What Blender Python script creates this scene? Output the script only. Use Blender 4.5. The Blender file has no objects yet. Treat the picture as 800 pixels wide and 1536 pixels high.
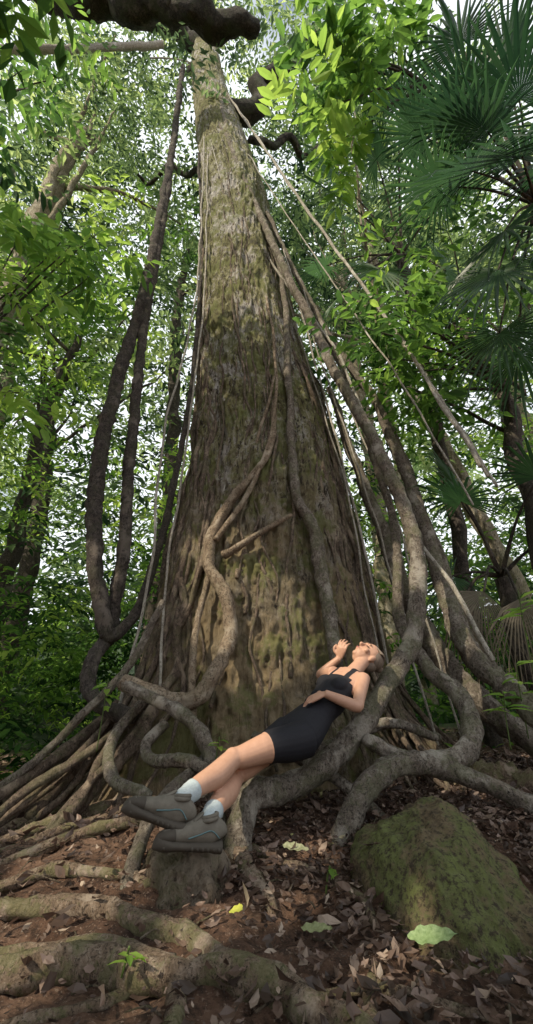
import bpy, math, random
import numpy as np
from mathutils import Vector, Matrix, noise as mn
rng=np.random.default_rng(7); random.seed(7)
COL=bpy.context.scene.collection
UP=np.array([0,0,1.]); pi=math.pi
def nrm(v):
    v=np.asarray(v,float); return v/np.maximum(np.linalg.norm(v,axis=-1,keepdims=True),1e-9)
# ---------------------------------------------------------------- materials
def mat(name):
    m=bpy.data.materials.new(name); m.use_nodes=True; nt=m.node_tree; nt.nodes.clear()
    o=nt.nodes.new('ShaderNodeOutputMaterial'); return m,nt,o
def ramp(nt,fac,stops):
    r=nt.nodes.new('ShaderNodeValToRGB'); e=r.color_ramp.elements
    while len(e)<len(stops): e.new(.5)
    for i,(p,c) in enumerate(stops): e[i].position=p; e[i].color=(*c,1)
    nt.links.new(fac,r.inputs[0]); return r.outputs[0]
def noi(nt,scale,detail=6,rough=.6,sc=None,dist=0):
    tc=nt.nodes.new('ShaderNodeTexCoord'); v=tc.outputs['Object']
    if sc:
        mp=nt.nodes.new('ShaderNodeMapping'); mp.inputs['Scale'].default_value=sc; nt.links.new(v,mp.inputs[0]); v=mp.outputs[0]
    n=nt.nodes.new('ShaderNodeTexNoise'); n.inputs['Scale'].default_value=scale; n.inputs['Detail'].default_value=detail
    n.inputs['Roughness'].default_value=rough; n.inputs['Distortion'].default_value=dist
    nt.links.new(v,n.inputs['Vector']); return n.outputs[0]
def mixc(nt,f,a,b):
    m=nt.nodes.new('ShaderNodeMix'); m.data_type='RGBA'
    for s,i in ((f,0),(a,6),(b,7)):
        if hasattr(s,'is_linked'): nt.links.new(s,m.inputs[i])
        elif isinstance(s,(int,float)): m.inputs[i].default_value=s
        else: m.inputs[i].default_value=(*s,1)
    return m.outputs[2]
def step(nt,v,a,b):
    m=nt.nodes.new('ShaderNodeMapRange'); m.inputs[1].default_value=a; m.inputs[2].default_value=b
    nt.links.new(v,m.inputs[0]); return m.outputs[0]
def math2(nt,op,a,b):
    m=nt.nodes.new('ShaderNodeMath'); m.operation=op
    for s,i in ((a,0),(b,1)):
        if hasattr(s,'is_linked'): nt.links.new(s,m.inputs[i])
        else: m.inputs[i].default_value=s
    return m.outputs[0]
def surf(nt,o,col,rough=.85,bump=None,bs=.5,bd=.03,spec=.3):
    p=nt.nodes.new('ShaderNodeBsdfPrincipled'); p.inputs['Roughness'].default_value=rough
    p.inputs['Specular IOR Level'].default_value=spec
    if hasattr(col,'is_linked'): nt.links.new(col,p.inputs[0])
    else: p.inputs[0].default_value=(*col,1)
    if bump is not None:
        b=nt.nodes.new('ShaderNodeBump'); b.inputs['Strength'].default_value=bs; b.inputs['Distance'].default_value=bd
        nt.links.new(bump,b.inputs['Height']); nt.links.new(b.outputs[0],p.inputs['Normal'])
    nt.links.new(p.outputs[0],o.inputs[0]); return p
def barkmat(name,dark,mid,light,moss,mossamt=.5,scale=1.,vert=.3,giant=False):
    m,nt,o=mat(name)
    a=noi(nt,7*scale,8,.75,(1,1,vert),.8); b=noi(nt,26*scale,7,.75,(1,1,vert*.8),.5); c=noi(nt,1.7*scale,6,.7,(1,1,.7)); d=noi(nt,2.1*scale,8,.75)
    base=ramp(nt,a,[(.36,dark),(.5,mid),(.64,light)])
    base=mixc(nt,step(nt,b,.5,.58),base,tuple(x*.4 for x in dark))
    fine=noi(nt,55*scale,5,.8)
    base=mixc(nt,step(nt,fine,.45,.65),base,mid)
    if giant:
        tc=nt.nodes.new('ShaderNodeTexCoord'); sp=nt.nodes.new('ShaderNodeSeparateXYZ'); nt.links.new(tc.outputs['Object'],sp.inputs[0])
        hz=step(nt,sp.outputs[2],1.6,4.2)
        up=ramp(nt,noi(nt,2.2,9,.85,(1,1,.5),.6),[(.36,(.06,.05,.033)),(.44,(.18,.175,.07)),(.5,(.3,.29,.14)),(.545,(.48,.45,.41)),(.66,(.64,.61,.57))])
        up=mixc(nt,step(nt,b,.53,.58),up,(.045,.036,.027))
        base=mixc(nt,math2(nt,'MULTIPLY',hz,.92),base,up)
        cl=math2(nt,'MULTIPLY',step(nt,c,.42,.54),math2(nt,'SUBTRACT',1,step(nt,sp.outputs[2],1.8,3.4)))
        base=mixc(nt,math2(nt,'MULTIPLY',cl,.6),base,(.36,.27,.15))  # ochre of the low bark, brightened so its colour carries the warm sun patch
    else:
        base=mixc(nt,step(nt,c,.55,.62),base,light)
    base=mixc(nt,math2(nt,'MULTIPLY',step(nt,d,.5,.56),mossamt),base,moss)
    surf(nt,o,base,.9,math2(nt,'ADD',a,b),1.,.07/scale); return m
def leafmat(name,stops,tr=.45,gloss=.45,simple=False):
    m,nt,o=mat(name)
    at=nt.nodes.new('ShaderNodeAttribute'); at.attribute_name='tint'
    c=ramp(nt,at.outputs['Fac'],stops)
    if simple: p=nt.nodes.new('ShaderNodeBsdfDiffuse')
    else:
        p=nt.nodes.new('ShaderNodeBsdfPrincipled'); p.inputs['Roughness'].default_value=gloss; p.inputs['Specular IOR Level'].default_value=.4
    t=nt.nodes.new('ShaderNodeBsdfTranslucent'); mx=nt.nodes.new('ShaderNodeMixShader'); mx.inputs[0].default_value=tr
    hs=nt.nodes.new('ShaderNodeHueSaturation'); hs.inputs['Hue'].default_value=.49; hs.inputs['Saturation'].default_value=1.; hs.inputs['Value'].default_value=2.4
    nt.links.new(c,p.inputs[0]); nt.links.new(c,hs.inputs['Color']); nt.links.new(hs.outputs[0],t.inputs[0])
    nt.links.new(p.outputs[0],mx.inputs[1]); nt.links.new(t.outputs[0],mx.inputs[2]); nt.links.new(mx.outputs[0],o.inputs[0]); return m
def plain(name,col,rough=.6,sc=0,amt=.3,bs=.2,bd=.003):
    m,nt,o=mat(name)
    if sc:
        n=noi(nt,sc,5,.6); c=mixc(nt,n,tuple(x*(1-amt) for x in col),tuple(min(1,x*(1+amt)) for x in col)); surf(nt,o,c,rough,n,bs,bd)
    else: surf(nt,o,col,rough)
    return m
M_trunk=barkmat('trunk_bark',(.075,.058,.038),(.22,.18,.12),(.42,.37,.3),(.17,.19,.055),.65,1.,.3,True)
M_stump=barkmat('stump_bark',(.08,.057,.04),(.21,.16,.11),(.34,.28,.21),(.15,.155,.06),.4,1.6,.6)
M_liana=barkmat('liana_bark',(.08,.063,.05),(.225,.188,.15),(.42,.38,.32),(.15,.165,.075),.4,2.4,.8)
M_dark=barkmat('dark_liana_bark',(.028,.024,.021),(.085,.07,.06),(.19,.16,.135),(.09,.095,.05),.3,2.4,.8)
M_pale=barkmat('pale_bark',(.16,.13,.09),(.36,.31,.22),(.55,.5,.4),(.2,.21,.08),.3,1.5,.6)
M_rope=barkmat('aerial_root_bark',(.3,.27,.22),(.5,.46,.39),(.66,.62,.55),(.3,.3,.18),.2,3,.5)
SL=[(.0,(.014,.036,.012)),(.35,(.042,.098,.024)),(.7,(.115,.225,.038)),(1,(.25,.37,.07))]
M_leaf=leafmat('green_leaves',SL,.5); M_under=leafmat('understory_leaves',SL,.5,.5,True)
M_shade=leafmat('added_shade_leaves',SL,.25,.5,True)  # less translucent leaves for the added crown that blocks the sun
M_far=leafmat('canopy_leaves',[(0,(.02,.04,.022)),(.4,(.07,.115,.052)),(.75,(.16,.235,.09)),(1,(.3,.38,.15))],.5,.6,True)  # far greens made paler, putting distance haze into the leaf colour
M_palm=leafmat('palm_leaves',[(0,(.013,.035,.017)),(.6,(.038,.095,.03)),(1,(.09,.17,.04))],.4,.4)
M_dead=leafmat('dry_palm_leaves',[(0,(.08,.065,.04)),(1,(.2,.17,.12))],.2,.7)
M_lit=leafmat('leaf_litter_brown',[(0,(.028,.018,.014)),(.4,(.09,.056,.04)),(.7,(.19,.13,.1)),(.93,(.38,.3,.23)),(1,(.3,.3,.1))],.1,.5)
# ---------------------------------------------------------------- mesh helpers
def newmesh(name,V,F,mats,smooth=True,parent=None,tint=None):
    V=np.asarray(V,float); F=np.asarray(F,int); me=bpy.data.meshes.new(name)
    nf,k=F.shape; me.vertices.add(len(V)); me.vertices.foreach_set('co',V.ravel())
    me.loops.add(nf*k); me.loops.foreach_set('vertex_index',F.ravel())
    me.polygons.add(nf); me.polygons.foreach_set('loop_start',np.arange(nf)*k); me.polygons.foreach_set('loop_total',np.full(nf,k))
    me.polygons.foreach_set('use_smooth',np.full(nf,smooth))
    me.materials.append(mats)
    if tint is not None:
        a=me.attributes.new('tint','FLOAT','POINT'); a.data.foreach_set('value',np.asarray(tint,float))
    me.update(calc_edges=True); ob=bpy.data.objects.new(name,me); COL.objects.link(ob)
    if parent: ob.parent=parent
    return ob
def empty(name):
    e=bpy.data.objects.new(name,None); COL.objects.link(e); return e
def cat(P,step=.05):
    P=np.asarray(P,float); Q=np.vstack([2*P[0]-P[1],P,2*P[-1]-P[-2]]); out=[]
    for i in range(1,len(Q)-2):
        p0,p1,p2,p3=Q[i-1:i+3]; n=max(2,int(np.linalg.norm((p2-p1)[:3])/step)); t=np.linspace(0,1,n,endpoint=False)[:,None]
        out.append(.5*((2*p1)+(-p0+p2)*t+(2*p0-5*p1+4*p2-p3)*t**2+(-p0+3*p1-3*p2+p3)*t**3))
    out.append(P[-1:]); return np.vstack(out)
class Tubes:
    def __init__(s): s.V=[];s.F=[];s.n=0
    def add(s,P,r,seg=10,step=.05,rough=.12,wig=.0,nf=5.,ell=None,lat=None,raw=False):
        P=np.asarray(P,float); r=np.broadcast_to(np.asarray(r,float),(len(P),)) if np.ndim(r)==0 or len(np.atleast_1d(r))==len(P) else np.interp(np.linspace(0,1,len(P)),np.linspace(0,1,len(r)),r)
        A=np.column_stack([P,r]); A=A if raw else cat(A,step); C=A[:,:3].copy(); R=A[:,3]; N=len(C)
        if wig:
            o=random.random()*100
            C+=np.array([[mn.noise(Vector((i*step*1.5+o,k*9,0)))*wig for k in range(3)] for i in range(N)])
        T=nrm(np.gradient(C,axis=0)); u=np.zeros((N,3)); ref=np.array([.3,.2,1.]) if abs(T[0][2])<.8 else np.array([1.,.1,0])
        a=np.asarray(lat,float) if lat is not None else np.cross(T[0],ref)
        for i in range(N):
            a=a-T[i]*a.dot(T[i]); a=a/np.linalg.norm(a); u[i]=a
        w=np.cross(T,u); th=np.linspace(0,2*np.pi,seg,endpoint=False); e=1. if ell is None else ell
        e=np.broadcast_to(e,(N,)) if np.ndim(e)==0 else (np.asarray(e) if len(e)==N else np.interp(np.linspace(0,1,N),np.linspace(0,1,len(e)),e))
        RR=np.repeat(R[:,None],seg,1)
        if rough:
            for i in range(N):
                for j in range(seg):
                    d=u[i]*math.cos(th[j])+w[i]*math.sin(th[j]); q=C[i]*nf+d*1.1
                    RR[i,j]*=1+rough*(1.5*mn.noise(Vector(q))+1.1*mn.noise(Vector(q*3.3)))
        V=C[:,None]+RR[...,None]*(np.cos(th)[None,:,None]*u[:,None]+np.sin(th)[None,:,None]*w[:,None]*e[:,None,None])
        V=np.vstack([V.reshape(-1,3),C[:1]-T[:1]*R[0]*.4,C[-1:]+T[-1:]*R[-1]*.4]); b=s.n
        i=np.arange(N-1)[:,None]*seg; j=np.arange(seg)[None]; k=(j+1)%seg
        F=np.stack([i+j,i+k,i+seg+k,i+seg+j],-1).reshape(-1,4)
        j=j[0];k=k[0]; c0=np.full(seg,N*seg); c1=c0+1
        F=np.vstack([F,np.stack([c0,k,j,j],-1),np.stack([c1,(N-1)*seg+j,(N-1)*seg+k,(N-1)*seg+k],-1)])
        s.V.append(V); s.F.append(F+b); s.n+=len(V); return C
    def out(s,name,mats,parent=None):
        V=np.vstack(s.V); F=np.vstack(s.F)
        me=bpy.data.meshes.new(name); me.from_pydata(V.tolist(),[],[tuple(dict.fromkeys(f)) for f in F.tolist()])
        for p in me.polygons: p.use_smooth=True
        me.materials.append(mats); ob=bpy.data.objects.new(name,me); COL.objects.link(ob)
        if parent: ob.parent=parent
        return ob
def leaves(name,P,A,Nn,S,tint,m,parent=None,detail=True,wr=.36,curl=.12,wob=0):
    P=np.asarray(P);A=nrm(A);W=nrm(np.cross(A,Nn));N=np.cross(W,A);S=np.asarray(S)[:,None];n=len(P)
    w=S*wr*.5; rr=lambda:(N*S*rng.normal(size=(n,1))*wob if wob else 0)
    if detail:
        pts=[P,P+A*S*.3-W*w*.85+N*S*.05+rr(),P+A*S*.33-N*S*.01,P+A*S*.3+W*w*.85+N*S*.05+rr(),
             P+A*S*.66-W*w*.8-N*S*curl*.2+rr(),P+A*S*.68-N*S*curl*.6+rr(),P+A*S*.66+W*w*.8-N*S*curl*.2+rr(),P+A*S-N*S*curl*1.6+rr()]
        T=[(0,1,2),(0,2,3),(1,4,5),(1,5,2),(2,5,6),(2,6,3),(4,7,5),(5,7,6)]
    else:
        pts=[P,P+A*S*.5-W*w+N*S*.06,P+A*S-N*S*curl,P+A*S*.5+W*w+N*S*.06]; T=[(0,1,2),(0,2,3)]
    k=len(pts); V=np.stack(pts,1).reshape(-1,3); F=(np.arange(n)[:,None,None]*k+np.array(T)[None]).reshape(-1,3)
    return newmesh(name,V,F,m,False,parent,np.repeat(np.clip(tint,0,1),k))
def sprays(C,n,L,ls,tint,droop=.3,flat=.35):
    K=len(C); d=rng.normal(size=(K,3)); d[:,2]*=flat
    d=nrm(d); s=nrm(np.cross(d,UP)); t=((np.arange(n)+1)/n)[None,:,None]; L=np.broadcast_to(L,(K,))[:,None,None]
    p=C[:,None]+d[:,None]*L*t-UP*L*droop*t**2
    sg=np.where(np.arange(n)%2,1,-1)[None,:,None]*(1-.6*(t>.99))
    a=d[:,None]*(.45+.9*(t>.99))+s[:,None]*sg*.9+rng.normal(size=(K,n,3))*.22-UP*.3
    nn=UP+rng.normal(size=(K,n,3))*.4
    S=ls*rng.uniform(.65,1.25,(K,n)); ti=np.broadcast_to(tint,(K,))[:,None]+rng.normal(size=(K,n))*.1
    f=lambda x:x.reshape(-1,3); return f(p),f(a),f(nn),S.ravel(),ti.ravel()
def clumps(C,per,spread,n,L,ls,t0,tv=.2):
    K=len(C); sp=np.broadcast_to(spread,(K,)); t0=np.broadcast_to(t0,(K,))
    P=(C[:,None]+rng.normal(size=(K,per,3))*sp[:,None,None]*np.array([1,1,.6])).reshape(-1,3)
    ti=np.repeat(t0+rng.normal(size=K)*tv,per)+rng.normal(size=K*per)*.08
    return sprays(P,n,L,ls,ti)
def merge(*a): return [np.concatenate(x) for x in zip(*a)]
# ---------------------------------------------------------------- terrain
def g(x,y):
    x=np.asarray(x,float);y=np.asarray(y,float)
    z=.03+.1*2.5*np.tanh(x/2.5)+.2*np.exp(-(x**2+(y-5.2)**2)/6.8)+.14*np.exp(-((x+1)**2+(y-3)**2)/.7)
    z-=.08*np.exp(-((x-.75)**2+(y-1.9)**2)/.35)
    z+=.025*np.sin(3.1*x+1.7*y)*np.cos(2.3*y-x)+.012*np.sin(9*x+4*y+1)*np.sin(7*y-3*x)
    r=np.hypot(x,y-4); z+=np.clip(r-16,0,60)*.2+np.where(r>10,.5*np.sin(x*.2)*np.cos(y*.17)*np.clip((r-10)/10,0,1),0)
    return z
ax=np.concatenate([-np.geomspace(300,4,40),np.linspace(-3.95,3.95,260),np.geomspace(4,300,40)])
ay=np.concatenate([-np.geomspace(60,1,12),np.linspace(-.9,7,260),np.geomspace(7.1,300,45)])
X,Y=np.meshgrid(ax,ay); Zg=g(X,Y)
for i,j in np.argwhere((abs(X)<4.5)&(Y>-1)&(Y<7.2)): Zg[i,j]+=.045*mn.fractal(Vector((X[i,j]*4,Y[i,j]*4,0)),.7,2.1,6)
nx,ny=len(ax),len(ay); a=(np.arange(ny-1)[:,None]*nx+np.arange(nx-1)[None]).ravel()
m,nt,o=mat('forest_floor'); n1=noi(nt,2.2,7,.7); n2=noi(nt,22,8,.75)
c=ramp(nt,n1,[(.3,(.08,.042,.027)),(.5,(.2,.112,.072)),(.7,(.33,.21,.145))]); c=mixc(nt,step(nt,n2,.45,.6),c,(.06,.035,.024))
n3=noi(nt,60,4,.7); c=mixc(nt,step(nt,n3,.58,.66),c,(.38,.27,.2))
tc=nt.nodes.new('ShaderNodeTexCoord'); sp=nt.nodes.new('ShaderNodeSeparateXYZ'); nt.links.new(tc.outputs['Object'],sp.inputs[0])
c=mixc(nt,step(nt,sp.outputs[1],7,12),c,mixc(nt,n2,(.012,.025,.008),(.05,.08,.025)))
surf(nt,o,c,.95,n2,1.,.06)
newmesh('ground',np.column_stack([X.ravel(),Y.ravel(),Zg.ravel()]),np.stack([a,a+1,a+nx+1,a+nx],-1),m)
# ---------------------------------------------------------------- giant tree
TZ=[-.6,-.3,.5,1,2,3.9,6.6,10.9,17,22,30];TX=[0,0,0,0,0,0,-.32,-.7,-1.65,-2.2,-3];TY=[5.25,5.25,5.2,5.2,5.2,5.3,5.5,5.9,6.5,7,7.5];TR=[2.1,1.8,1.5,1.36,1.2,.97,.79,.66,.47,.34,.15]
def rad(th,z):
    A=.035+.13*np.exp(-np.maximum(z,0)/1.5)
    return np.interp(z,TZ,TR)*(1+A*(.45*np.sin(5*th+1)+.35*np.sin(8*th+2+.3*z)+.3*np.sin(13*th+.5*z)))
def tp(th,z,off=0.):
    r=rad(th,z)+off; return np.array([np.interp(z,TZ,TX)+r*math.cos(th),np.interp(z,TZ,TY)+r*math.sin(th),z])
zs=np.concatenate([np.linspace(-.6,5,280),np.linspace(5.03,14,240),np.linspace(14.1,30,80)]); NT=540
V=[]
for z in zs:
    R=float(np.interp(z,TZ,TR)); cX=float(np.interp(z,TZ,TX)); cY=float(np.interp(z,TZ,TY)); ths=2*pi*np.arange(NT)/NT; rr_=rad(ths,z); k0=min(1,.35+R*.6)
    for j in range(NT):
        cx,sy=math.cos(ths[j]),math.sin(ths[j])
        q=Vector((cx*R*5,sy*R*5,z*1.1)); d=.05*mn.noise(q)+.045*(1-2*abs(mn.noise(q*2.3)))+.026*mn.noise(Vector((cx*R*24,sy*R*24,z*6)))+.022*(1-2*abs(mn.noise(Vector((cx*R*13,sy*R*13,z*14)))))
        r=rr_[j]+d*k0; V.append((cX+r*cx,cY+r*sy,z))
i=np.arange(len(zs)-1)[:,None]*NT; j=np.arange(NT)[None]; k=(j+1)%NT
giant=empty('giant_rainforest_tree')
newmesh('trunk',V,np.stack([i+j,i+k,i+NT+k,i+NT+j],-1).reshape(-1,4),M_trunk,True,giant)
tb=Tubes()
for P,r in [([(-1.7,6.5,16.5),(-.48,7,17),(-.1,7,18.5),(.65,7,20),(2,7.5,24)],[.3,.28,.24,.2,.1]),
            ([(-2,6.8,20),(-3.5,6.5,21.5),(-5.5,6.5,23),(-8,7,25)],[.25,.2,.14,.06]),
            ([(-1.9,6.7,19),(-2.6,8,22),(-3,10,26)],[.25,.18,.08]),
            ([(-.5,7,15.6),(.6,7.6,16.5),(2.2,8,17),(4,8.5,18)],[.12,.1,.08,.04]),
            ([(-5.57,4.5,16.9),(-4.4,4.5,16.2),(-3.43,4.5,15.95),(-2.32,4.5,15.45),(-1.2,4.5,15.2),(-.15,4.6,15)],[.4,.34,.36,.25,.27,.16]),
            ([(-2.3,6.8,22),(-4.5,5.6,19.5),(-5.57,4.5,16.9)],[.2,.3,.4]),
            ([(-1,6.8,14),(-2.2,7.5,15),(-4,8,15.6)],[.1,.08,.04])]:
    tb.add(P,r,14,.12,.24,.3,2.5)
tb.out('limbs',barkmat('limb_bark',(.02,.018,.014),(.05,.045,.036),(.12,.105,.085),(.05,.065,.025),.5,1.5,.8),giant)
tb=Tubes()
def strand(th0,z1,z0,r,drift,seed,flare=0,off=.01):
    o=seed*7.3; P=[]
    for z in np.arange(z1,z0,-.16):
        th=th0+drift*(z1-z)/max(1,z1)+.16*mn.noise(Vector((o,z*.6,0)))+.1*mn.noise(Vector((o,z*2.1,3)))
        f=flare*max(0,1.2-z)**1.7
        P.append(tp(th,z,r*.6+off+.11*max(0,mn.noise(Vector((o,z*1.1,5))))+f))
    tb.add(P,[r*.5,r,r*1.15],8,.06,.3,.03,9)
for s in range(54):
    strand(-pi+rng.uniform(-.35,.85),rng.uniform(1.6,9),-.05,rng.choice([.01,.014,.02,.036])*rng.uniform(.7,1.3),rng.uniform(-.3,.45),s,rng.uniform(.05,.8))
for s in range(34):
    strand(-rng.uniform(.0,1.0),rng.uniform(1.6,8),-.05,rng.uniform(.009,.03),rng.uniform(-.3,.1),s+150,rng.uniform(.1,.6))
for s in range(22):
    strand(-pi*.5+rng.uniform(-.9,.9),rng.uniform(3,13),rng.uniform(-.1,3),rng.uniform(.007,.018),rng.uniform(-.4,.4),s+190)
tb.out('clinging_roots',barkmat('root_bark',(.06,.044,.033),(.18,.135,.1),(.37,.29,.215),(.15,.155,.07),.35,2.5,.5),giant)
# ---------------------------------------------------------------- lianas
def liana(name,paths,m,**k):
    t=Tubes()
    for P,r in paths: t.add(P,r,14,.035,.2,.03,8)
    return t.out(name,m)
A=[(-2.48,6.4,18.1),(-2.24,5.9,13.51),(-2.08,5.4,10.06),(-1.98,5,7.57),(-1.97,4.8,6.12),(-2,4.6,4.92),(-1.97,4.4,3.72),(-1.9,4.3,2.87),(-1.76,4.2,2.22),(-1.63,4.2,1.74),(-1.5,4.2,1.4),(-1.37,4.3,1.54),(-1.27,4.4,1.86),(-1.18,4.5,2.4),(-1.11,4.6,3.28),(-1.06,4.8,4.63),(-1.08,5,6.34),(-1.24,5.4,9.04),(-1.58,5.8,12.47)]
liana('hanging_liana',[(A[:11],[.065,.075,.085,.085,.07]),(A[9:],[.065,.05,.04,.035,.03])],M_dark)
B=[(-2.41,6.2,16.46),(-2.1,5.6,11.32),(-1.95,5.2,8.55),(-1.87,4.9,6.52),(-1.79,4.7,5.25),(-1.67,4.5,3.98),(-1.59,4.4,3.09),(-1.5,4.3,2.26),(-1.52,4.3,1.77),(-1.52,4.3,1.44),(-1.57,4.1,1.21),(-1.53,4,.95),(-1.32,3.9,.8),(-1.04,3.7,.73)]
liana('hanging_liana',[(B,[.065,.065,.068,.065,.06])],M_dark)
C=[(-1.18,5.77,14.73),(-.71,5.34,11.55),(-.19,5.1,9.34),(.27,4.7,7.17),(.66,4.5,5.67),(.9,4.2,4.46),(1.11,4,3.63),(1.26,3.8,2.86),(1.34,3.7,2.25),(1.3,3.6,1.79),(1.19,3.5,1.38),(1.03,3.4,1.12),(.83,3.3,.9),(.66,3.2,.72),(.5,3.15,.58),(.33,3.05,.47),(.16,3,.38),(0,2.9,.36),(-.11,2.85,.33),(-.15,2.75,.18),(-.14,2.6,0),(-.04,2.4,-.06)]
liana('looping_liana',[(C,[.055,.06,.065,.07,.072,.075,.07])],M_liana)
D=[(.81,4.8,6.12),(1.12,4.5,4.39),(1.23,4.2,3.24),(1.31,4.1,2.55),(1.23,3.9,1.93),(1.16,3.8,1.48),(1.26,3.6,1.09),(1.41,3.4,.87),(1.36,3.2,.64),(1.17,3.1,.5),(.81,3,.48),(.56,2.9,.37),(.36,2.8,.12)]
liana('looping_liana',[(D,[.035,.04,.05,.065,.07,.06])],M_liana)
E=[(.1,4.33,4.26),(.06,4.21,3.6),(-.11,4.1,3.12),(-.35,4.08,2.79),(-.53,4.05,2.41),(-.55,3.98,2.04),(-.38,3.85,1.72),(-.32,3.82,1.38),(-.37,3.6,1.09),(-.5,3.5,.87),(-.7,3.5,.84),(-.9,3.5,.92),(-1.11,3.5,.98)]
F=[(-.42,3.98,2.13),(-.13,3.95,2.31),(.24,4.0,2.57)]
liana('twisting_liana',[(E,[.03,.04,.055,.06,.06,.06,.05]),(F,[.04,.03,.02]),([(-.5,4.0,2.3),(-.2,4.0,2.8),(.05,4.2,3.7),(.12,4.4,5),(-.1,4.9,7.5)],[.03,.02,.02]),
  ([(-.52,3.98,2.0),(-.62,3.9,1.5),(-.6,3.7,1.0),(-.55,3.5,.7)],[.03,.03,.035]),([(.1,4.3,4.6),(-.15,4.25,3.4),(-.3,4.1,2.3),(-.28,3.95,1.9)],[.015,.02,.02])],
  barkmat('light_liana_bark',(.15,.1,.065),(.34,.26,.18),(.5,.42,.32),(.18,.17,.09),.2,2.2,.8))
Gv=[(-1.81,6.05,16.08),(-.8,5.38,11.88),(-.09,5.14,9.02),(.25,4.95,7.25),(.29,4.45,4.95),(.28,4.22,3.73),(.32,4.08,2.87),(.47,4.0,2.4),(.52,3.92,1.9),(.55,3.8,1.45),(.56,3.6,1.1)]
liana('climbing_liana',[(Gv,[.03,.04,.045,.045,.06,.065,.05])],M_liana)
H=[(0,5.3,9.47),(.84,5,6.34),(1.47,4.8,4.63),(1.65,4.6,3.56),(1.75,4.4,2.52),(1.75,4.2,1.88),(1.74,3.9,1.27),(1.86,3.6,.94),(1.97,3.3,.68),(2.2,3,.5)]
liana('buttress_liana',[(H,[.04,.055,.07,.085,.09,.08]),([(x+.18,y+.25,z) for x,y,z in H[1:8]],[.03,.045,.06]),([(.9,5,5),(1.3,4.8,3),(1.6,4.6,1.6),(1.9,4.3,.9),(2.3,3.9,.4)],[.04,.09,.12,.09])],M_liana)
I=[(-1.06,6,15.61),(.62,5,9.37),(1.45,4.2,5.83),(1.79,3.8,4.12),(1.99,3.5,2.84)]
I2=[(-.6,5.3,11),(0,5,7.9),(.94,4.6,5.4),(1.36,4,2.66),(1.63,3.7,1.75),(1.75,3.5,1.13)]
t=Tubes()
for P,r in ((I,.021),([(x+.05,y,z-.1) for x,y,z in I],.014),([(-1.3,6,15),(.3,5.1,9.3),(1.15,4.4,6),(1.6,3.9,4),(1.9,3.6,2.5)],.01),(I2,.02),([(x+.35,y+.4,z) for x,y,z in I],.014),([(.3,5,8),(.75,4.8,5),(1.05,4.5,2.6),(1.2,4.3,.6)],.014),([(.45,5,7),(.95,4.8,4.6),(1.25,4.4,2.4),(1.5,4.3,.5)],.012),
    ([(.2,5,7.5),(.65,4.8,5),(.95,4.5,3),(1.1,4.3,.6)],.01),([(.6,5,7),(1.05,4.8,4.8),(1.4,4.4,2.8),(1.7,4.2,.5)],.011),
    ([(-6.72,5,15.13),(-5.28,5.5,16.59),(-3.15,6.3,19.13)],.1),([(-3.3,6,17.5),(-2.7,6.2,18),(-2.1,6.6,18.8)],.02),([(-1.3,5.5,12),(-1.0,4.9,7),(-.95,4.4,4),(-1.0,4.2,2),(-.9,3.9,.9)],.013),([(-1.4,5.5,12.5),(-1.15,5,7),(-1.3,4.6,4),(-1.2,4.3,2.1),(-1.3,4.1,.6)],.015),
    ([(-1.2,5.4,12),(-.5,4.95,8),(-.25,4.6,5),(-.45,4.3,3.2),(-.5,4.1,2.4)],.01)):
    t.add(P,r,8,.08,.15,.03)
t.out('aerial_roots',M_rope)
J=[(-.94,3.9,1.68),(-1.16,3.8,1.08),(-1.54,3.7,.64),(-1.91,3.6,.29),(-2.3,3.5,.05)]
K=[(-1.12,3.5,.98),(-.85,3.4,.87),(-.6,3.3,.76),(-.44,3.2,.64),(-.34,3.1,.47),(-.27,2.95,.22),(-.2,2.8,.0)]
K2=[(-.71,3.4,.7),(-.81,3.3,.58),(-.73,3.2,.49),(-.5,3.1,.5),(-.32,3,.44),(-.19,2.9,.33),(-.1,2.8,.05)]
N2=[(-.62,2.3,.05),(-.62,2.5,.2),(-.58,2.8,.34),(-.46,3.1,.45),(-.4,3.4,.5)]
liana('tangled_roots',[(J,[.03,.035,.028,.025]),(K,[.04,.045,.045]),(K2,[.035,.04,.04]),(N2,[.035,.035,.035]),
  ([(.62,3.1,.62),(.9,3.15,.5),(1.2,3.0,.42),(1.5,2.9,.3),(1.8,2.8,.22)],[.04,.055,.05,.035]),([(.1,3.3,.5),(.5,3.4,.55),(.9,3.5,.7),(1.3,3.7,.6)],[.04,.04,.03]),
  ([(-.1,3.5,.62),(.2,3.35,.5),(.5,3.2,.35),(.7,3.0,.2)],[.03,.035,.03]),([(-.9,3.7,.9),(-1.1,3.5,.6),(-1.0,3.2,.4),(-.7,3.0,.33)],[.03,.04,.035])],M_liana)
def groundroot(P,r):
    C=cat([(x,y,0) for x,y in P],.08); R=np.interp(np.linspace(0,1,len(C)),np.linspace(0,1,len(r)),r); C[:,2]=g(C[:,0],C[:,1])+R*.45
    for q in C: q[0]+=.03*mn.noise(Vector((q[0]*5,q[1]*5,1))); q[1]+=.05*mn.noise(Vector((q[0]*4,q[1]*4,7)))
    return C
t=Tubes()
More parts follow.
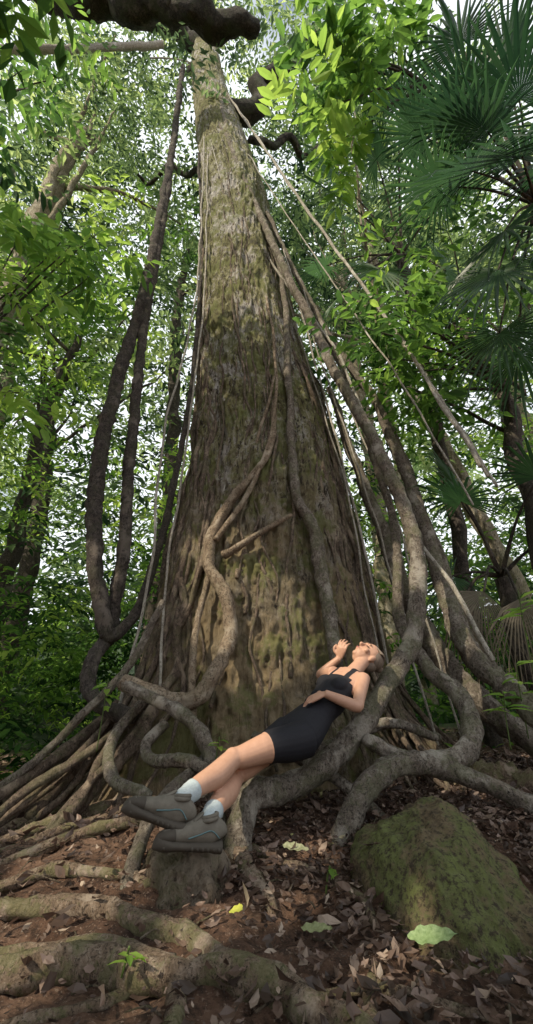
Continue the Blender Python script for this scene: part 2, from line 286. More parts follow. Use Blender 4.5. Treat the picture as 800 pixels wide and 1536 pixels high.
for P,r in [([(-1.4,2.6),(-1.22,2.8),(-1.01,2.9),(-.78,3),(-.42,3.2)],[.025,.032,.035,.035]),([(-1.9,2.75),(-1.55,2.9),(-1.28,3.1),(-1.04,3.3),(-.75,3.5)],[.025,.03,.035]),
  ([(-1.3,1.83),(-1,1.86),(-.76,1.86),(-.56,1.87),(-.37,1.84),(-.17,1.82),(-.02,1.76),(.1,1.66),(.2,1.55),(.28,1.4)],[.042,.046,.048,.045,.042]),
  ([(-1.3,2.25),(-1.02,2.22),(-.76,2.2),(-.51,2.12),(-.3,2.02),(-.18,1.88)],[.03,.038,.038,.038,.035]),([(-.24,1.86),(-.26,1.76),(-.25,1.66),(-.3,1.45)],[.035,.03,.028]),
  ([(-1.5,2.02),(-1.1,2.03),(-.8,2.0),(-.5,1.96),(-.3,1.88)],[.028,.03,.028]),
  ([(-.1,2.8),(.1,2.6),(.25,2.5),(.34,2.35),(.4,2.2),(.42,2.05)],[.026,.026,.022,.014]),
  ([(-.95,1.85),(-1.0,1.7),(-1.1,1.5)],[.02,.02,.015]),([(-.15,2.7),(-.1,2.5),(.0,2.3),(.02,2.15)],[.045,.035,.02]),
  ([(-1.35,2.42),(-1,2.48),(-.7,2.42),(-.5,2.3)],[.02,.028,.02]),([(.35,1.75),(.28,1.6),(.3,1.45)],[.015,.02,.02]),
  ([(-1.2,1.6),(-.9,1.62),(-.6,1.7),(-.4,1.82)],[.012,.016,.014]),([(.1,1.66),(.25,1.7),(.4,1.65),(.6,1.55)],[.02,.015,.01]),
  ([(-2.2,2.9),(-1.7,3.1),(-1.3,3.4),(-1,3.8)],[.03,.045,.06]),([(-2.6,3.3),(-2,3.6),(-1.5,3.9),(-1.2,4.3)],[.03,.05,.08]),([(2.6,2.8),(2.1,3.2),(1.7,3.7),(1.4,4.2)],[.05,.09,.13])]:
    t.add(groundroot(P,r),np.array(r),14,.035,.28,.025,10)
t.out('surface_roots',barkmat('surface_root_bark',(.1,.068,.046),(.27,.195,.135),(.45,.36,.28),(.18,.19,.075),.55,3.,.8))
t=Tubes()
for i in range(170):
    x,y=rng.uniform(-1.6,2.4),rng.uniform(1.3,3.6); a=rng.uniform(0,2*pi); l=rng.uniform(.05,.2); z=float(g(x,y))+.02
    t.add([(x,y,z),(x+l*.5*math.cos(a)+.01,y+l*.5*math.sin(a),z+.02),(x+l*math.cos(a),y+l*math.sin(a),z+rng.uniform(-.02,.04))],[.004,.003,.0015],5,.04,.1)
t.out('fallen_twigs',M_stump)
def lump(name,c,R,m,f=2.2,am=.16,seed=0):
    import bmesh
    b=bmesh.new(); bmesh.ops.create_icosphere(b,subdivisions=7,radius=1)
    for v in b.verts:
        q=v.co*f+Vector((seed,0,0)); s=1+am*mn.noise(q)+am*.3*mn.fractal(q*3,.8,2,5); v.co=Vector((c[0]+v.co.x*R[0]*s,c[1]+v.co.y*R[1]*s,c[2]+v.co.z*R[2]*s))
    me=bpy.data.meshes.new(name); b.to_mesh(me); b.free()
    for p in me.polygons: p.use_smooth=True
    me.materials.append(m); ob=bpy.data.objects.new(name,me); COL.objects.link(ob); return ob
m,nt,o=mat('mossy_rock'); n1=noi(nt,3.2,9,.8); n2=noi(nt,45,7,.8)
c=ramp(nt,n1,[(.38,(.12,.088,.055)),(.46,(.23,.175,.1)),(.52,(.16,.17,.065)),(.6,(.19,.22,.07)),(.72,(.25,.26,.12))]); c=mixc(nt,step(nt,n2,.5,.58),c,(.07,.055,.035)); surf(nt,o,c,.95,n2,1.,.03)
lump('mossy_boulder',(.76,2.38,-.06),(.37,.62,.46),m,1.2,.2,3)
lump('root_stump',(-.36,2.5,-.05),(.24,.28,.33),M_stump,2,.22,9)
# ---------------------------------------------------------------- leaf litter
def onrock(x,y): return 1-((x-.76)/.37)**2-((y-2.38)/.62)**2
def litter(n,x0,x1,y0,y1,s0,s1,dens):
    x=rng.uniform(x0,x1,n*3);y=rng.uniform(y0,y1,n*3); k=rng.random(n*3)<dens(x,y); x=x[k][:n];y=y[k][:n];n=len(x)
    k=(onrock(x,y)<.08)|(rng.random(n)<.012); x=x[k];y=y[k];n=len(x)
    a=rng.uniform(0,2*pi,n); A=np.column_stack([np.cos(a),np.sin(a),rng.normal(size=n)*.3]); N=UP+rng.normal(size=(n,3))*.55
    z=g(x,y)+rng.uniform(.004,.06,n); e=onrock(x,y); z=np.where(e>0,np.maximum(z,-.05+.46*np.sqrt(np.clip(e,0,1))*1.02),z)
    return np.column_stack([x,y,z]),A,N,rng.uniform(s0,s1,n),rng.beta(1.5,2.1,n)
dn=lambda x,y:np.clip(.26+.65*(x+.15)+.3*(y>2.3),.13,1)
L=merge(litter(18000,-2.6,3.2,1.2,5,.015,.045,dn),litter(10000,-2.6,3.2,1.2,5,.04,.085,dn),litter(7000,-9,9,3,10,.06,.12,lambda x,y:x*0+1))
leaves('leaf_litter',*L,M_lit,wr=.5,curl=-.14,wob=.07)
def bigleaf(name,p,axv,n,s,cols,wr=.5):
    ax=nrm(np.array(axv,float)); n=nrm(np.array(n)-ax*np.dot(n,ax)); w=np.cross(n,ax); p=np.array(p,float); V=[];T=[]
    K=14; ph=random.random()*6
    for i in range(K+1):
        t=i/K; h=s*wr*.5*math.sin(pi*t**.8)**.8*(1+.06*math.sin(i*2.1+ph)); z=n*s*(.1*t*t); r=n*s*.03*math.sin(i*1.7+ph)
        for q in (-1,-.5,0,.5,1): V.append(p+ax*s*t+w*h*q+z+n*abs(q)*h*.25+r*q)
    for i in range(K):
        for j in range(4): b=i*5+j; T.append((b,b+1,b+6,b+5))
    m,nt,o=mat(name+'_surface'); nn=noi(nt,60,5,.7); c=ramp(nt,nn,[(.3,cols[0]),(.65,cols[1])]); surf(nt,o,c,.5,nn,.3,.003)
    return newmesh(name,np.array(V),np.array(T),m)
G=lambda x,y,h:(x,y,float(g(x,y))+h)
bigleaf('fallen_green_leaf',G(.46,1.84,.07),(.95,-.35,.1),(0,-.5,1),.16,((.1,.16,.055),(.24,.32,.15)),.4)
bigleaf('fallen_pale_leaf',G(.08,2.66,.07),(.9,-.5,-.1),(0,-.5,1),.15,((.13,.14,.07),(.3,.31,.2)),.34)
bigleaf('fallen_yellow_leaf',G(-.13,2.05,.06),(.5,-.6,.1),(0,-.5,1),.07,((.35,.38,.05),(.5,.5,.1)),.7)
bigleaf('fallen_brown_leaf',G(-.9,1.75,.08),(.6,-.8,-.1),(0,-.3,1),.2,((.3,.18,.07),(.5,.32,.15)),.25)
bigleaf('fallen_brown_leaf',G(1.2,2.3,.06),(.7,.3,.1),(0,-.5,1),.1,((.16,.07,.035),(.28,.14,.08)))
bigleaf('fallen_brown_leaf',G(1.5,2.7,.06),(.7,-.3,.1),(0,-.5,1),.13,((.2,.1,.045),(.36,.2,.1)))
bigleaf('fallen_green_leaf',G(.12,1.95,.06),(.7,-.5,.1),(0,-.5,1),.13,((.12,.14,.05),(.28,.3,.16)),.3)
M_stem=plain('green_stem',(.08,.12,.03),.6)
def seedling(p,h,n,s,t=.8):
    e=empty('seedling_plant'); tt=Tubes(); tt.add([p,(p[0]+.01,p[1],p[2]+h*.6),(p[0]+.02,p[1]-.02,p[2]+h)],.004,6,.03,0); tt.out('stem',M_stem,e)
    a=rng.uniform(0,2*pi,n); A=np.column_stack([np.cos(a),np.sin(a),rng.uniform(-.2,.5,n)])
    P=np.repeat(np.array([[p[0]+.02,p[1]-.02,p[2]+h]]),n,0)-UP*rng.uniform(0,h*.5,n)[:,None]
    leaves('leaves',P,A,UP+rng.normal(size=(n,3))*.2,rng.uniform(.7,1.1,n)*s,np.full(n,t)+rng.normal(size=n)*.1,M_leaf,e)
for p,h,n,s in [((-.45,1.8,.06),.08,5,.07),((-.31,3.0,.5),.14,5,.1),((1.84,3.4,.6),.5,9,.2),((1.98,3.4,.8),.85,8,.24),((1.6,3.2,.55),.35,8,.18),((-1.25,3.6,.5),.5,9,.16),((2.3,3.6,.4),.6,10,.2),((.25,2.3,.1),.1,4,.06)]: seedling(p,h,n,s)
# ---------------------------------------------------------------- forest
def box(n,a,b): return rng.uniform(a,b,(n,3))
SUN=nrm(np.array([-.55,-.42,.72]))
def tree(name,path,r,crown,nl,ls,bark,lm,spread,t0=.5,limbs=6,detail=False):
    e=empty(name); t=Tubes(); Cc=t.add(path,r,12,.15,.12,.12,2.); cc=np.array(crown,float)
    cl=cc+rng.normal(size=(nl,3))*np.array(spread)
    for i in range(limbs):
        s=Cc[int(len(Cc)*rng.uniform(.6,.97))]; q=cl[i%nl]; t.add([s,(s+q)/2+rng.normal(size=3)*.2,q],[r[-1]*.6,r[-1]*.35,r[-1]*.12],7,.2,.1,.1,2)
    t.out('trunk',bark,e); leaves('crown',*clumps(cl,8,.4,7,.5,ls,t0),lm,e,detail=detail)
tree('pale_bark_tree',[(-6.5,6.6,-.5),(-6.2,7,6.04),(-6.07,7.2,8.76),(-6.16,7.4,11.04),(-6.17,7.6,13.5),(-6.22,7.8,15.8),(-6,8,18)],[.36,.32,.3,.2],(-6,7.6,18.5),55,.24,M_pale,M_far,(2,1.6,2.),.6)
tree('slender_dark_tree',[(-5.3,8,-.6),(-5.01,8,2.19),(-4.98,8,4.17),(-4.97,8,7.15),(-4.6,8,9)],[.2,.17,.14,.08],(-4.7,8,9.5),40,.22,M_dark,M_under,(1.4,1.2,1.6),.6)
tree('understory_tree',[(3.0,4.4,-.2),(3.07,4.5,2.02),(3.12,4.6,3.47),(3.28,4.8,4.74),(3.14,4.9,5.69),(2.8,5,6.3)],[.14,.12,.08,.05],(2.4,5.2,6),28,.2,M_dark,M_under,(.7,.6,.7),.5)
tree('pale_bark_tree',[(4.7,7,-.5),(4.43,7,1.41),(3.9,7,3.26),(3.33,7,5.42),(2.76,7,7.04),(2.6,7.2,9),(2.7,7.4,12)],[.16,.14,.12,.08],(2.8,8,13),60,.24,M_pale,M_far,(1.8,1.3,1.8),.5)
for i,(x,y,h) in enumerate([(-9,12,16),(-3.5,13,20),(3.2,12,19),(7.5,11,15),(11,15,18),(-13,16,18),(0,17,24),(-6.5,11,12),(5.5,16,22)]):
    tree('background_tree',[(x,y,-1),(x+.2,y,h*.4),(x-.2,y,h*.75),(x,y,h)],[.3,.24,.2,.1],(x,y,h),50,.34,M_dark if i%2 else M_pale,M_far,(2.6,2.2,2.8),.5,9)
cl=np.array([-2.5,8.5,23])+rng.normal(size=(220,3))*np.array([4.5,2.2,3.2]); cl=cl[cl[:,1]>6.9]
leaves('crown',*clumps(cl,8,.45,7,.55,.22,.45,.3),M_far,giant,detail=False)
cl=box(940,(-16,6.8,4),(16,18,30)); cl=cl[cl[:,2]<1+cl[:,1]*3.4]
leaves('canopy_foliage',*clumps(cl,9,.52,7,.56,.27,.5,.33),M_far,detail=False)
cl=box(600,(-14,6.6,.1),(14,15,6.5))
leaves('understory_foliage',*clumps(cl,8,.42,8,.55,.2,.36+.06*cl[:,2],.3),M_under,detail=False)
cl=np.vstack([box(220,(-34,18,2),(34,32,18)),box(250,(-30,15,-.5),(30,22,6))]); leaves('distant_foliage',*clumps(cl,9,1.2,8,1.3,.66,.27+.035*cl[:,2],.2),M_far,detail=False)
cl=np.vstack([box(130,(-6,4.6,-.1),(-2.1,6.6,2.2)),box(45,(-6.5,4.6,2),(-3.0,6.6,4.5)),box(50,(2.3,4.8,.2),(5,6.6,2.4))])
leaves('shrub_foliage',*clumps(cl,6,.26,9,.4,.13,.42,.32),M_under)
def branchset(name,cs,n,L,ls,t0,sp=.25,m=None):
    e=empty(name); cs=np.array(cs,float); t=Tubes(); s=cs[np.argmax(abs(cs[:,0]))]+np.array([np.sign(cs[0,0])*.8,.3,-.6])
    for q in cs: t.add([s,(s+q)/2+UP*.15,q],[.03,.018,.007],6,.12,.1,.06)
    t.out('twigs',M_dark,e); leaves('leaves',*clumps(cs,n,sp,9,L,ls,t0,.2),m or M_leaf,e)
branchset('broadleaf_branch',[(-3.0,4.4,7.2),(-2.7,4.5,7.7),(-3.3,4.6,7.6),(-3.6,4.5,6.9),(-2.6,4.6,6.9),(-3.9,4.6,7.9),(-4.2,4.6,6.4),(-3.4,4.3,6.2),(-3.7,4.5,5.4),(-4.4,4.8,5.2),(-3.3,4.6,4.6)],8,.6,.26,.66,.22)
branchset('broadleaf_branch',[(1.0,3.6,11.4),(1.2,3.6,11),(1.5,3.7,11.2),(1.15,4,10.3),(1.4,4.3,9.9),(1.8,3.6,10.8),(1.1,4.1,11.8),(1.6,4,12),(2.2,3.8,11.8)],8,.55,.34,.55,.32)
branchset('broadleaf_branch',[(1.25,4,5.1),(1.5,4.2,4.8),(1.75,4,5.3),(1.9,4.2,4.6),(1.6,4.3,5.8),(2.3,4.2,5.2),(2.0,4.4,4.1)],8,.4,.2,.55,.2)
branchset('broadleaf_branch',[(-4.8,4.4,9.8),(-5.2,4.5,11),(-4.6,4.6,12.4),(-5.4,4.8,13.6),(-4.4,5,14)],7,.7,.3,.4,.35)
# ---------------------------------------------------------------- fan palms
def fan(V,F,ti,c,ax,n,L,tint,nb=30,dead=False):
    ax=nrm(ax); n=nrm(np.array(n)-ax*np.dot(n,ax)); s=np.cross(n,ax)
    for i in range(nb):
        sp=4.6 if not dead else 2.2; a=(i/(nb-1)-.5)*sp; d=ax*math.cos(a)+s*math.sin(a); q=np.cross(n,d)
        l=L*(.8+.2*math.cos(a))*random.uniform(.9,1.08); w=l*(.38 if not dead else .14)*4.6/nb*.5; dr=random.uniform(.05,.4) if not dead else random.uniform(.4,.9)
        b=len(V); fz=n*w*.7
        V+=[c,c+d*l*.38-q*w,c+d*l*.38+fz-UP*l*.02,c+d*l*.38+q*w,c+d*l*.75-q*w*.6-UP*l*dr*.3,c+d*l*.75+fz*.6-UP*l*dr*.28,c+d*l*.75+q*w*.6-UP*l*dr*.3,c+d*l-UP*l*dr]
        F+=[(b+x,b+y,b+z) for x,y,z in ((0,1,2),(0,2,3),(1,4,5),(1,5,2),(2,5,6),(2,6,3),(4,7,5),(5,7,6))]
        ti+= [tint+random.uniform(-.15,.15)]*8
def palm(path,r,crown,fr,dead=()):
    e=empty('fan_palm'); t=Tubes(); t.add(path,r,12,.12,.1,.05); cr=np.array(crown,float)
    V=[];F=[];ti=[];V2=[];F2=[];t2=[]
    for c,L,tn in fr:
        c=np.array(c,float); d=c-cr; t.add([cr,cr+d*.5+UP*.15*np.linalg.norm(d)*.6,c],[.03,.016,.01],6,.1,0)
        fan(V,F,ti,c,nrm(d)+UP*-.3,UP+rng.normal(size=3)*.35-np.array([0,.6,0]),L,tn)
    for c,L in dead:
        c=np.array(c,float); t.add([cr,(cr+c)/2+UP*.2,c],[.025,.012],6,.1,0); fan(V2,F2,t2,c,(rng.normal()*.2,-.1,-1),(0,-1,.1),L,.5,24,True)
    t.out('stem',M_dark,e); newmesh('fronds',np.array(V),F,M_palm,False,e,np.clip(ti,0,1))
    if V2: newmesh('dead_fronds',np.array(V2),F2,M_dead,False,e,np.clip(t2,0,1))
palm([(3.9,3.9,-.2),(3.8,3.8,3),(3.6,3.6,6.8)],[.12,.1,.09],(3.6,3.6,6.9),[((2.4,3,6.5),1.0,.2),((2.5,3.2,5.1),.85,.25),((2.3,3.5,7.1),.95,.3),((3.35,3,8.9),1.25,.1),((2.3,3.6,8.5),1.05,.25),((3.1,2.8,7.6),1.2,.05),((3.3,2.9,5.6),1.0,.15),((2.9,3.8,4.5),.8,.35),((3,3.2,9.9),1.2,.15),((2.75,3,7.3),1.1,.15),((2.8,3.3,5.9),1,.15),((2.75,3.1,8.3),1.1,.1),((3.6,3.2,7),1.2,.05),((2.6,3.6,4.6),.8,.35),((3.2,3.4,10.8),1.2,.15),((2.5,3.1,7.7),1.1,.1),((2.95,2.9,6.6),1.1,.1)])
palm([(2.9,6.2,-.2),(2.8,5.9,4),(2.6,5.6,8.6)],[.12,.1,.09],(2.6,5.6,8.7),[((1.3,5,9.5),1,.45),((2.48,4.3,11),1.1,.4),((1.2,5.9,8.8),1,.5),((1.9,5,7.5),.95,.6),((2.1,4.8,10.2),1.1,.45),((3.2,4.8,9),1.1,.3),((1.9,6,10.3),1.1,.5),((2.9,4.8,7.2),.9,.5),((1.5,5.5,7.7),.9,.6),((1.4,5.3,10.6),1,.5)],
  [((2.2,5.4,6.6),1.0),((1.7,5.4,8.0),.5)])
palm([(3.0,5.2,-.1),(2.9,5.1,1),(2.8,5,2.2)],[.12,.1,.09],(2.8,5,2.2),[((2.2,4.4,2.9),.7,.4),((3.0,4.2,3.1),.8,.3),((2.4,4.9,3.4),.7,.5),((3.4,4.6,2.6),.8,.3),((2.2,5,2.2),.6,.5)],[((2.3,4.5,1.9),.7),((2.6,4.4,1.8),.7),((2.1,4.8,1.7),.6)])
# unseen tree added toward the sun so its crown shades and dapples the scene
tg=np.array([0,3.4,.8]); u1=nrm(np.cross(SUN,UP)); u2=np.cross(SUN,u1)
sun_holes=[(np.array([-.5,3.95,2.15]),.36),(np.array([-.3,3.95,1.55]),.36),(np.array([.05,4,1.6]),.22),(np.array([-.2,2.6,.5]),.16),(np.array([.66,3.15,1.1]),.2),(np.array([-.95,1.8,.1]),.45),(np.array([.3,2.0,.05]),.22),(np.array([-1.3,3.4,.3]),.3),(np.array([-1.9,4.4,1.9]),.25),(np.array([1.28,3.7,2]),.22),(np.array([-.5,5,6.6]),.4),(np.array([-.1,2.0,.05]),.18),(np.array([-.9,2.6,.2]),.25),(np.array([.8,4.4,4.5]),.2)]  # gaps cut in the added crown along sun rays to place light patches
cl=tg+SUN*rng.uniform(8,12,420)[:,None]+u1*rng.uniform(-3.8,3.8,420)[:,None]+u2*rng.uniform(-3.5,5,420)[:,None]
sp=clumps(cl,7,.45,7,.55,.36,.5); P=sp[0]+nrm(sp[1])*.16; k=np.ones(len(P),bool)
for c,r in sun_holes:
    d=P-c; d=d-(d@SUN)[:,None]*SUN; k&=np.linalg.norm(d,axis=1)>r+.17
sp=[a[k] for a in sp]; sh=empty('added_shade_tree'); leaves('crown',*sp,M_shade,sh,detail=False,wr=.45)
t=Tubes(); t.add([(-6,-4,-.5),(-6,-3.5,4),(-5.8,-2.4,9)],[.35,.28,.2],12,.2,.1,.1,2)
for q in cl[:6]: t.add([(-5.9,-3,6.5),((-5.9+q[0])/2,(-3+q[1])/2,(6.5+q[2])/2+.5),q],[.14,.05,.015],7,.3,.1,.1,2)
t.out('trunk',M_dark,sh)
# ---------------------------------------------------------------- woman
wm=empty('reclining_woman'); Pp=np.array([.19,2.9,.66]); ah=nrm(np.array([.42,.24,.37])); nf_=nrm(np.array([-.45,-.45,.77])); nf_=nrm(nf_-ah*nf_.dot(ah)); lt=np.cross(ah,nf_)
B=Tubes()
def bt(P,r,**k): B.add(P,r,20,.015,0,**k)
sec=[(-.13,.075,.06),(-.08,.13,.088),(-.02,.158,.105),(.04,.158,.102),(.13,.136,.092),(.2,.12,.08),(.28,.125,.088),(.36,.135,.095),(.44,.143,.09),(.5,.15,.075),(.545,.13,.058),(.575,.075,.048)]
B.add([Pp+ah*s[0]+nf_*(.008 if s[0]>.3 else 0) for s in sec],[s[1] for s in sec],24,.02,0,ell=[s[2]/s[1] for s in sec],lat=lt)
def ball(c,R,ax=None):
    X_,Y_,Z_=ax; N=12; t=np.linspace(-.985,.985,N); rr=np.sqrt(1-t**2)
    B.add([np.array(c)+Z_*R[2]*q for q in t],rr*R[0],16,.01,0,ell=R[1]/R[0],lat=X_,raw=True)
for s in (-1,1): ball(Pp+ah*.385+lt*.066*s+nf_*.06,(.056,.05,.058),(lt,nf_,ah))
hipN=Pp+lt*.08-ah*.01; hipF=Pp-lt*.08-ah*.01
knN=np.array([-.18,2.6,.56]); anN=np.array([-.4,2.27,.43]); knF=np.array([-.17,2.72,.47]); anF=np.array([-.27,2.3,.345])
def leg(h,k,a):
    m1=h*.5+k*.5+UP*.01; c1=k*.68+a*.32-UP*.014
    bt([h,h*.75+k*.25,m1,k*.85+h*.15,k,c1,k*.35+a*.65,a],[.098,.093,.08,.06,.052,.058,.045,.034])
    ball(k+UP*.012,(.048,.046,.05),(lt,nf_,ah))
leg(hipN,knN,anN); leg(hipF,knF,anF)
shN=np.array([.63,3.01,.975]); elN=np.array([.55,2.85,.81]); wrN=np.array([.36,2.87,.885]); shF=np.array([.47,3.22,1.02]); elF=np.array([.4,3.42,1.02]); wrF=np.array([.54,3.37,1.13]); hdF=np.array([.25,-.15,.8])
for s,e,w in ((shN,elN,wrN),(shF,elF,wrF)):
    bt([s+nrm(s-e)*.012,s*.65+e*.35,e*.85+s*.15,e,e*.7+w*.3,w],[.047,.042,.036,.034,.035,.024])
hc=np.array([.72,3.24,1.135]); neck0=Pp+ah*.54
bt([neck0,neck0*.5+hc*.5,hc-nrm(hc-neck0)*.03],[.058,.048,.048])
hu=nrm(np.array([.9,.3,.3])); hf=np.array([-.28,-.3,.9]); hf=nrm(hf-hu*hf.dot(hu)); hs=np.cross(hu,hf)
H_=lambda a,b,c:hc+hs*a+hf*b+hu*c
ball(H_(0,-.012,.03),(.073,.092,.085),(hs,hf,hu)); ball(H_(0,.016,-.03),(.055,.064,.085),(hs,hf,hu)); ball(H_(0,.05,-.086),(.024,.02,.02),(hs,hf,hu))
B.add([H_(0,.076,.02),H_(0,.09,-.005),H_(0,.1,-.02),H_(0,.084,-.032)],[.008,.01,.012,.008],10,.005,0)
ball(H_(0,.077,.032),(.045,.012,.01),(hs,hf,hu)); ball(H_(0,.073,-.056),(.024,.013,.012),(hs,hf,hu))
for s in (-1,1): ball(H_(.04*s,.052,-.02),(.022,.02,.022),(hs,hf,hu)); ball(H_(.071*s,-.01,-.005),(.009,.018,.028),(hs,hf,hu))
def hand(w,d,n,sd,cu=1.):
    d=nrm(d);n=nrm(np.array(n)-d*np.dot(n,d));s=np.cross(n,d)*sd
    B.add([w,w+d*.03,w+d*.06,w+d*.085],[.024,.033,.037,.033],16,.01,0,ell=.42,lat=s)
    for i,l in enumerate((.062,.072,.067,.052)):
        b=w+d*.08+s*(.029-.0195*i); f=nrm(d+s*(.1-.07*i)); B.add([b-d*.02,b+f*l*.4-n*.004*cu,b+f*l*.75-n*.016*cu,b+f*l*(1-.12*(cu-1))-n*.032*cu],[.009,.0085,.008,.0068],8,.008,0)
    b=w+d*.025+s*.03; B.add([b-s*.015,b+s*.02+d*.02,b+s*.026+d*.045,b+s*.02+d*.068-n*.01*cu],[.013,.012,.0105,.008],8,.008,0)
hdN=np.array([-.75,.25,-.28]); hand(wrN,hdN,nf_,-1,.8); hand(wrF,hdF,(-.3,-.8,.3),1,1.8)
tmp=B.out('tmp',M_rope); md=tmp.modifiers.new('r','REMESH'); md.mode='VOXEL'; md.voxel_size=.0045
sm=tmp.modifiers.new('s','SMOOTH'); sm.iterations=6; sm.factor=.5
dg=bpy.context.evaluated_depsgraph_get(); me=bpy.data.meshes.new_from_object(tmp.evaluated_get(dg)); bpy.data.objects.remove(tmp)
n=len(me.vertices); co=np.zeros(n*3); me.vertices.foreach_get('co',co); co=co.reshape(-1,3); no=np.zeros(n*3); me.vertices.foreach_get('normal',no); no=no.reshape(-1,3)
bones=[('t',Pp-ah*.1,Pp+ah*.54,.13),('n',neck0+nrm(hc-neck0)*.03,hc,.05),('lN',hipN,knN,.085),('lF',hipF,knF,.085),('c',knN,anN,.05),('c',knF,anF,.05),('a',shN,elN,.05),('a',elN,wrN,.035),('a',shF,elF,.05),('a',elF,wrF,.035),('n',hc,hc+hu*.05,.09),('a',wrN,wrN+nrm(hdN)*.15,.04),('a',wrF,wrF+nrm(hdF)*.15,.04)]
D=[];Tt=[]
for b in bones:
    ab=b[2]-b[1]; t=np.clip(((co-b[1])@ab)/ab.dot(ab),0,1); D.append(np.linalg.norm(co-b[1]-t[:,None]*ab,axis=1)/b[3]); Tt.append(t)
bi=np.argmin(D,0); tt=np.array(Tt)[bi,np.arange(n)]; ta=(co-Pp)@ah; la=abs((co-Pp)@lt)
ft=np.maximum(np.maximum(.43-ta,np.minimum(.115-la,.46-ta)),np.minimum(.0185-abs(la-.0735),.6-ta))
fl=(.55-tt)*.5
fld=np.where(bi==0,ft,np.where((bi==2)|(bi==3),fl,-.02))
co+=no*(.005*np.clip(fld/.006+.5,0,1))[:,None]; me.vertices.foreach_set('co',co.ravel())
at=me.attributes.new('fabric','FLOAT','POINT'); at.data.foreach_set('value',fld)
m,nt,o=mat('skin_and_black_fabric'); an=nt.nodes.new('ShaderNodeAttribute'); an.attribute_name='fabric'
fs=step(nt,an.outputs['Fac'],-.0008,.0008); sn=noi(nt,35,5,.6); sk_=mixc(nt,sn,(.43,.235,.155),(.57,.34,.24)); cl_=mixc(nt,noi(nt,90,3),(.008,.008,.011),(.02,.02,.026))
p=surf(nt,o,mixc(nt,fs,sk_,cl_),.5,sn,.08,.003); nt.links.new(math2(nt,'ADD',.45,math2(nt,'MULTIPLY',fs,.3)),p.inputs['Roughness'])
me.materials.clear(); me.materials.append(m); me.polygons.foreach_set('use_smooth',np.ones(len(me.polygons),bool)); me.polygons.foreach_set('material_index',np.zeros(len(me.polygons),int))
ob=bpy.data.objects.new('body',me); COL.objects.link(ob); ob.parent=wm
def part(name,m,fn):
    global B
    B=Tubes(); fn(); return B.out(name,m,wm)
def hair():
    ball(H_(0,-.03,.045),(.079,.086,.08),(hs,hf,hu)); ball(H_(0,-.055,-.0),(.066,.058,.07),(hs,hf,hu)); ball(H_(0,-.1,.07),(.038,.038,.034),(hs,hf,hu))
    for i in range(30):
        a=(i/29-.5)*2.7; B.add([H_(.072*math.sin(a),.058*math.cos(a)-.004,.07),H_(.08*math.sin(a),-.02,.12-.03*abs(math.sin(a))),H_(.03*math.sin(a),-.1,.085)],.006,6,.02,.1)
part('hair',plain('light_brown_hair',(.2,.155,.12),.5,90,.5,.5),hair)
def brows():
    for s in (-1,1): B.add([H_(.018*s,.085,.028),H_(.034*s,.083,.034),H_(.05*s,.07,.028)],.003,6,.01,0)
part('eyebrows',plain('brow_hair',(.12,.08,.06),.7),brows)
part('eyes',plain('closed_lid_lash',(.09,.05,.04),.5),lambda:[B.add([H_(.02*s,.076,.008),H_(.034*s,.078,.003),H_(.048*s,.066,.007)],.0035,6,.01,0) for s in (-1,1)])
part('lips',plain('lips',(.42,.16,.14),.4),lambda:B.add([H_(-.018,.08,-.056),H_(0,.086,-.056),H_(.018,.08,-.056)],[.003,.0055,.003],8,.008,0))
def sock(k,a):
    d=nrm(k-a); B.add([a-d*.015,a,a+d*.05,a+d*.11,a+d*.118],[.03,.037,.041,.047,.044],18,.01,.05,nf=60)
part('socks',plain('pale_blue_sock',(.42,.48,.5),.9,120,.25,.6,.004),lambda:(sock(knN,anN),sock(knF,anF)))
shoe_m=plain('grey_suede',(.15,.135,.11),.85,30,.45,.4,.005); sole_m=plain('dark_rubber_sole',(.07,.06,.048),.8,20,.3); teal=plain('teal_trim',(.1,.17,.18),.7)
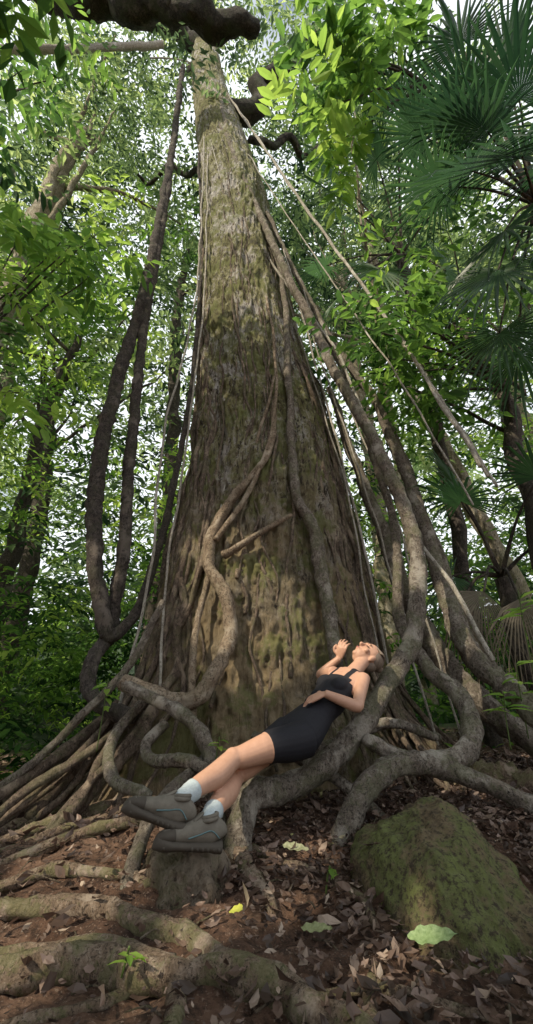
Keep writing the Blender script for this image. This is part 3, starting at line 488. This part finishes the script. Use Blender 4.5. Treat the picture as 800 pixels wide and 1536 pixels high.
def shoe(a,toe,k,tilt):
    X=nrm(toe); Zv=nrm(k-a)*.55+np.array(tilt); Zv=nrm(Zv-X*np.dot(Zv,X)); Yv=np.cross(Zv,X); O=a-Zv*.085
    L_=lambda x,y,z:O+X*x+Yv*y+Zv*z
    def up():
        s=[(-.078,.02,.03),(-.07,.033,.04),(-.05,.038,.052),(-.02,.039,.054),(.02,.04,.05),(.06,.042,.042),(.1,.046,.034),(.14,.047,.028),(.175,.042,.023),(.198,.028,.016)]
        B.add([L_(x,0,.012+h) for x,w,h in s],[w for x,w,h in s],22,.012,.05,ell=[h/w for x,w,h in s],lat=Yv,nf=20)
        for zc,rr_ in ((.104,.011),(.116,.009)): B.add([L_(.034*math.cos(q)-.012,.037*math.sin(q),zc+.01*math.cos(q+pi)) for q in np.linspace(0,2*pi,14)],rr_,10,.01,0)
        B.add([L_(.02,0,.125),L_(.035,0,.11),L_(.06,0,.09)],[.018,.022,.022],12,.01,0,ell=.35,lat=Yv)
    part('boot_upper',shoe_m,up)
    def toecap():
        s=[(.135,.0495,.03),(.16,.048,.0265),(.185,.039,.022),(.203,.022,.014)]
        B.add([L_(x,0,.01+h) for x,w,h in s],[w for x,w,h in s],22,.01,.02,ell=[h/w for x,w,h in s],lat=Yv,nf=30)
    part('boot_toe_cap',sole_m,toecap)
    def sole():
        s=[(-.085,.02),(-.078,.033),(-.05,.041),(0,.038),(.05,.041),(.1,.05),(.15,.052),(.185,.043),(.207,.026),(.213,.012)]
        B.add([L_(x,0,.006+(.012*max(0,(x-.12)/.09)**2)) for x,w in s],[w for x,w in s],20,.012,.03,ell=[.022/w for x,w in s],lat=Yv,nf=30)
        for i in range(11):
            x=-.065+i*.024; w=.03 if abs(x)<.05 else .034
            for q in (-1,1): B.add([L_(x,q*w,-.006),L_(x+.004,q*(w+.006),.004)],.007,6,.02,0)
    part('boot_sole',sole_m,sole)
    def lace():
        for i in range(5): x=.035+i*.017; h=.1-.011*i; B.add([L_(x,-.022,h-.006),L_(x+.006,0,h+.003),L_(x,.022,h-.006)],.0032,6,.01,0)
        for q in (1,-1): B.add([L_(-.06,.036*q,.04),L_(-.02,.0395*q,.065),L_(.03,.0405*q,.05),(L_(.08,.0455*q,.035))],.003,6,.01,0)
    part('boot_laces',teal,lace)
shoe(anN,(-.78,-.25,.3),knN,(.1,-.2,.5)); shoe(anF,(-.75,-.3,.1),knF,(.1,-.35,.6))
# ---------------------------------------------------------------- light, sky, camera
w=bpy.data.worlds.new('World'); bpy.context.scene.world=w; w.use_nodes=True; nt=w.node_tree; bg=nt.nodes['Background']
sk=nt.nodes.new('ShaderNodeTexSky'); sk.sky_type='NISHITA'; sk.sun_disc=False
el=math.asin(SUN[2]); az=math.atan2(SUN[0],SUN[1]); sk.sun_elevation=el; sk.sun_rotation=az; sk.dust_density=2.5
tc=nt.nodes.new('ShaderNodeTexCoord'); cn=nt.nodes.new('ShaderNodeTexNoise'); cn.inputs['Scale'].default_value=2.2; cn.inputs['Detail'].default_value=7; nt.links.new(tc.outputs['Generated'],cn.inputs['Vector'])
cm=step(nt,cn.outputs[0],.32,.48); nt.links.new(mixc(nt,cm,sk.outputs[0],(8.3,8.7,9.1)),bg.inputs[0]); bg.inputs[1].default_value=.15
ld=bpy.data.lights.new('sun','SUN'); ld.energy=5; ld.angle=math.radians(.5); ld.color=(1,.88,.68)
lo=bpy.data.objects.new('sun',ld); COL.objects.link(lo); lo.rotation_euler=Vector(SUN).to_track_quat('Z','Y').to_euler()
cd=bpy.data.cameras.new('camera'); cam=bpy.data.objects.new('camera',cd); COL.objects.link(cam)
cam.location=(0,0,.85); cam.rotation_euler=(math.radians(90+23.6),0,0); cd.sensor_fit='VERTICAL'; cd.angle=math.radians(100); cd.clip_start=.05; cd.clip_end=1000
bpy.context.scene.camera=cam
vs=bpy.context.scene.view_settings; vs.view_transform='Standard'; vs.look='None'; vs.exposure=0
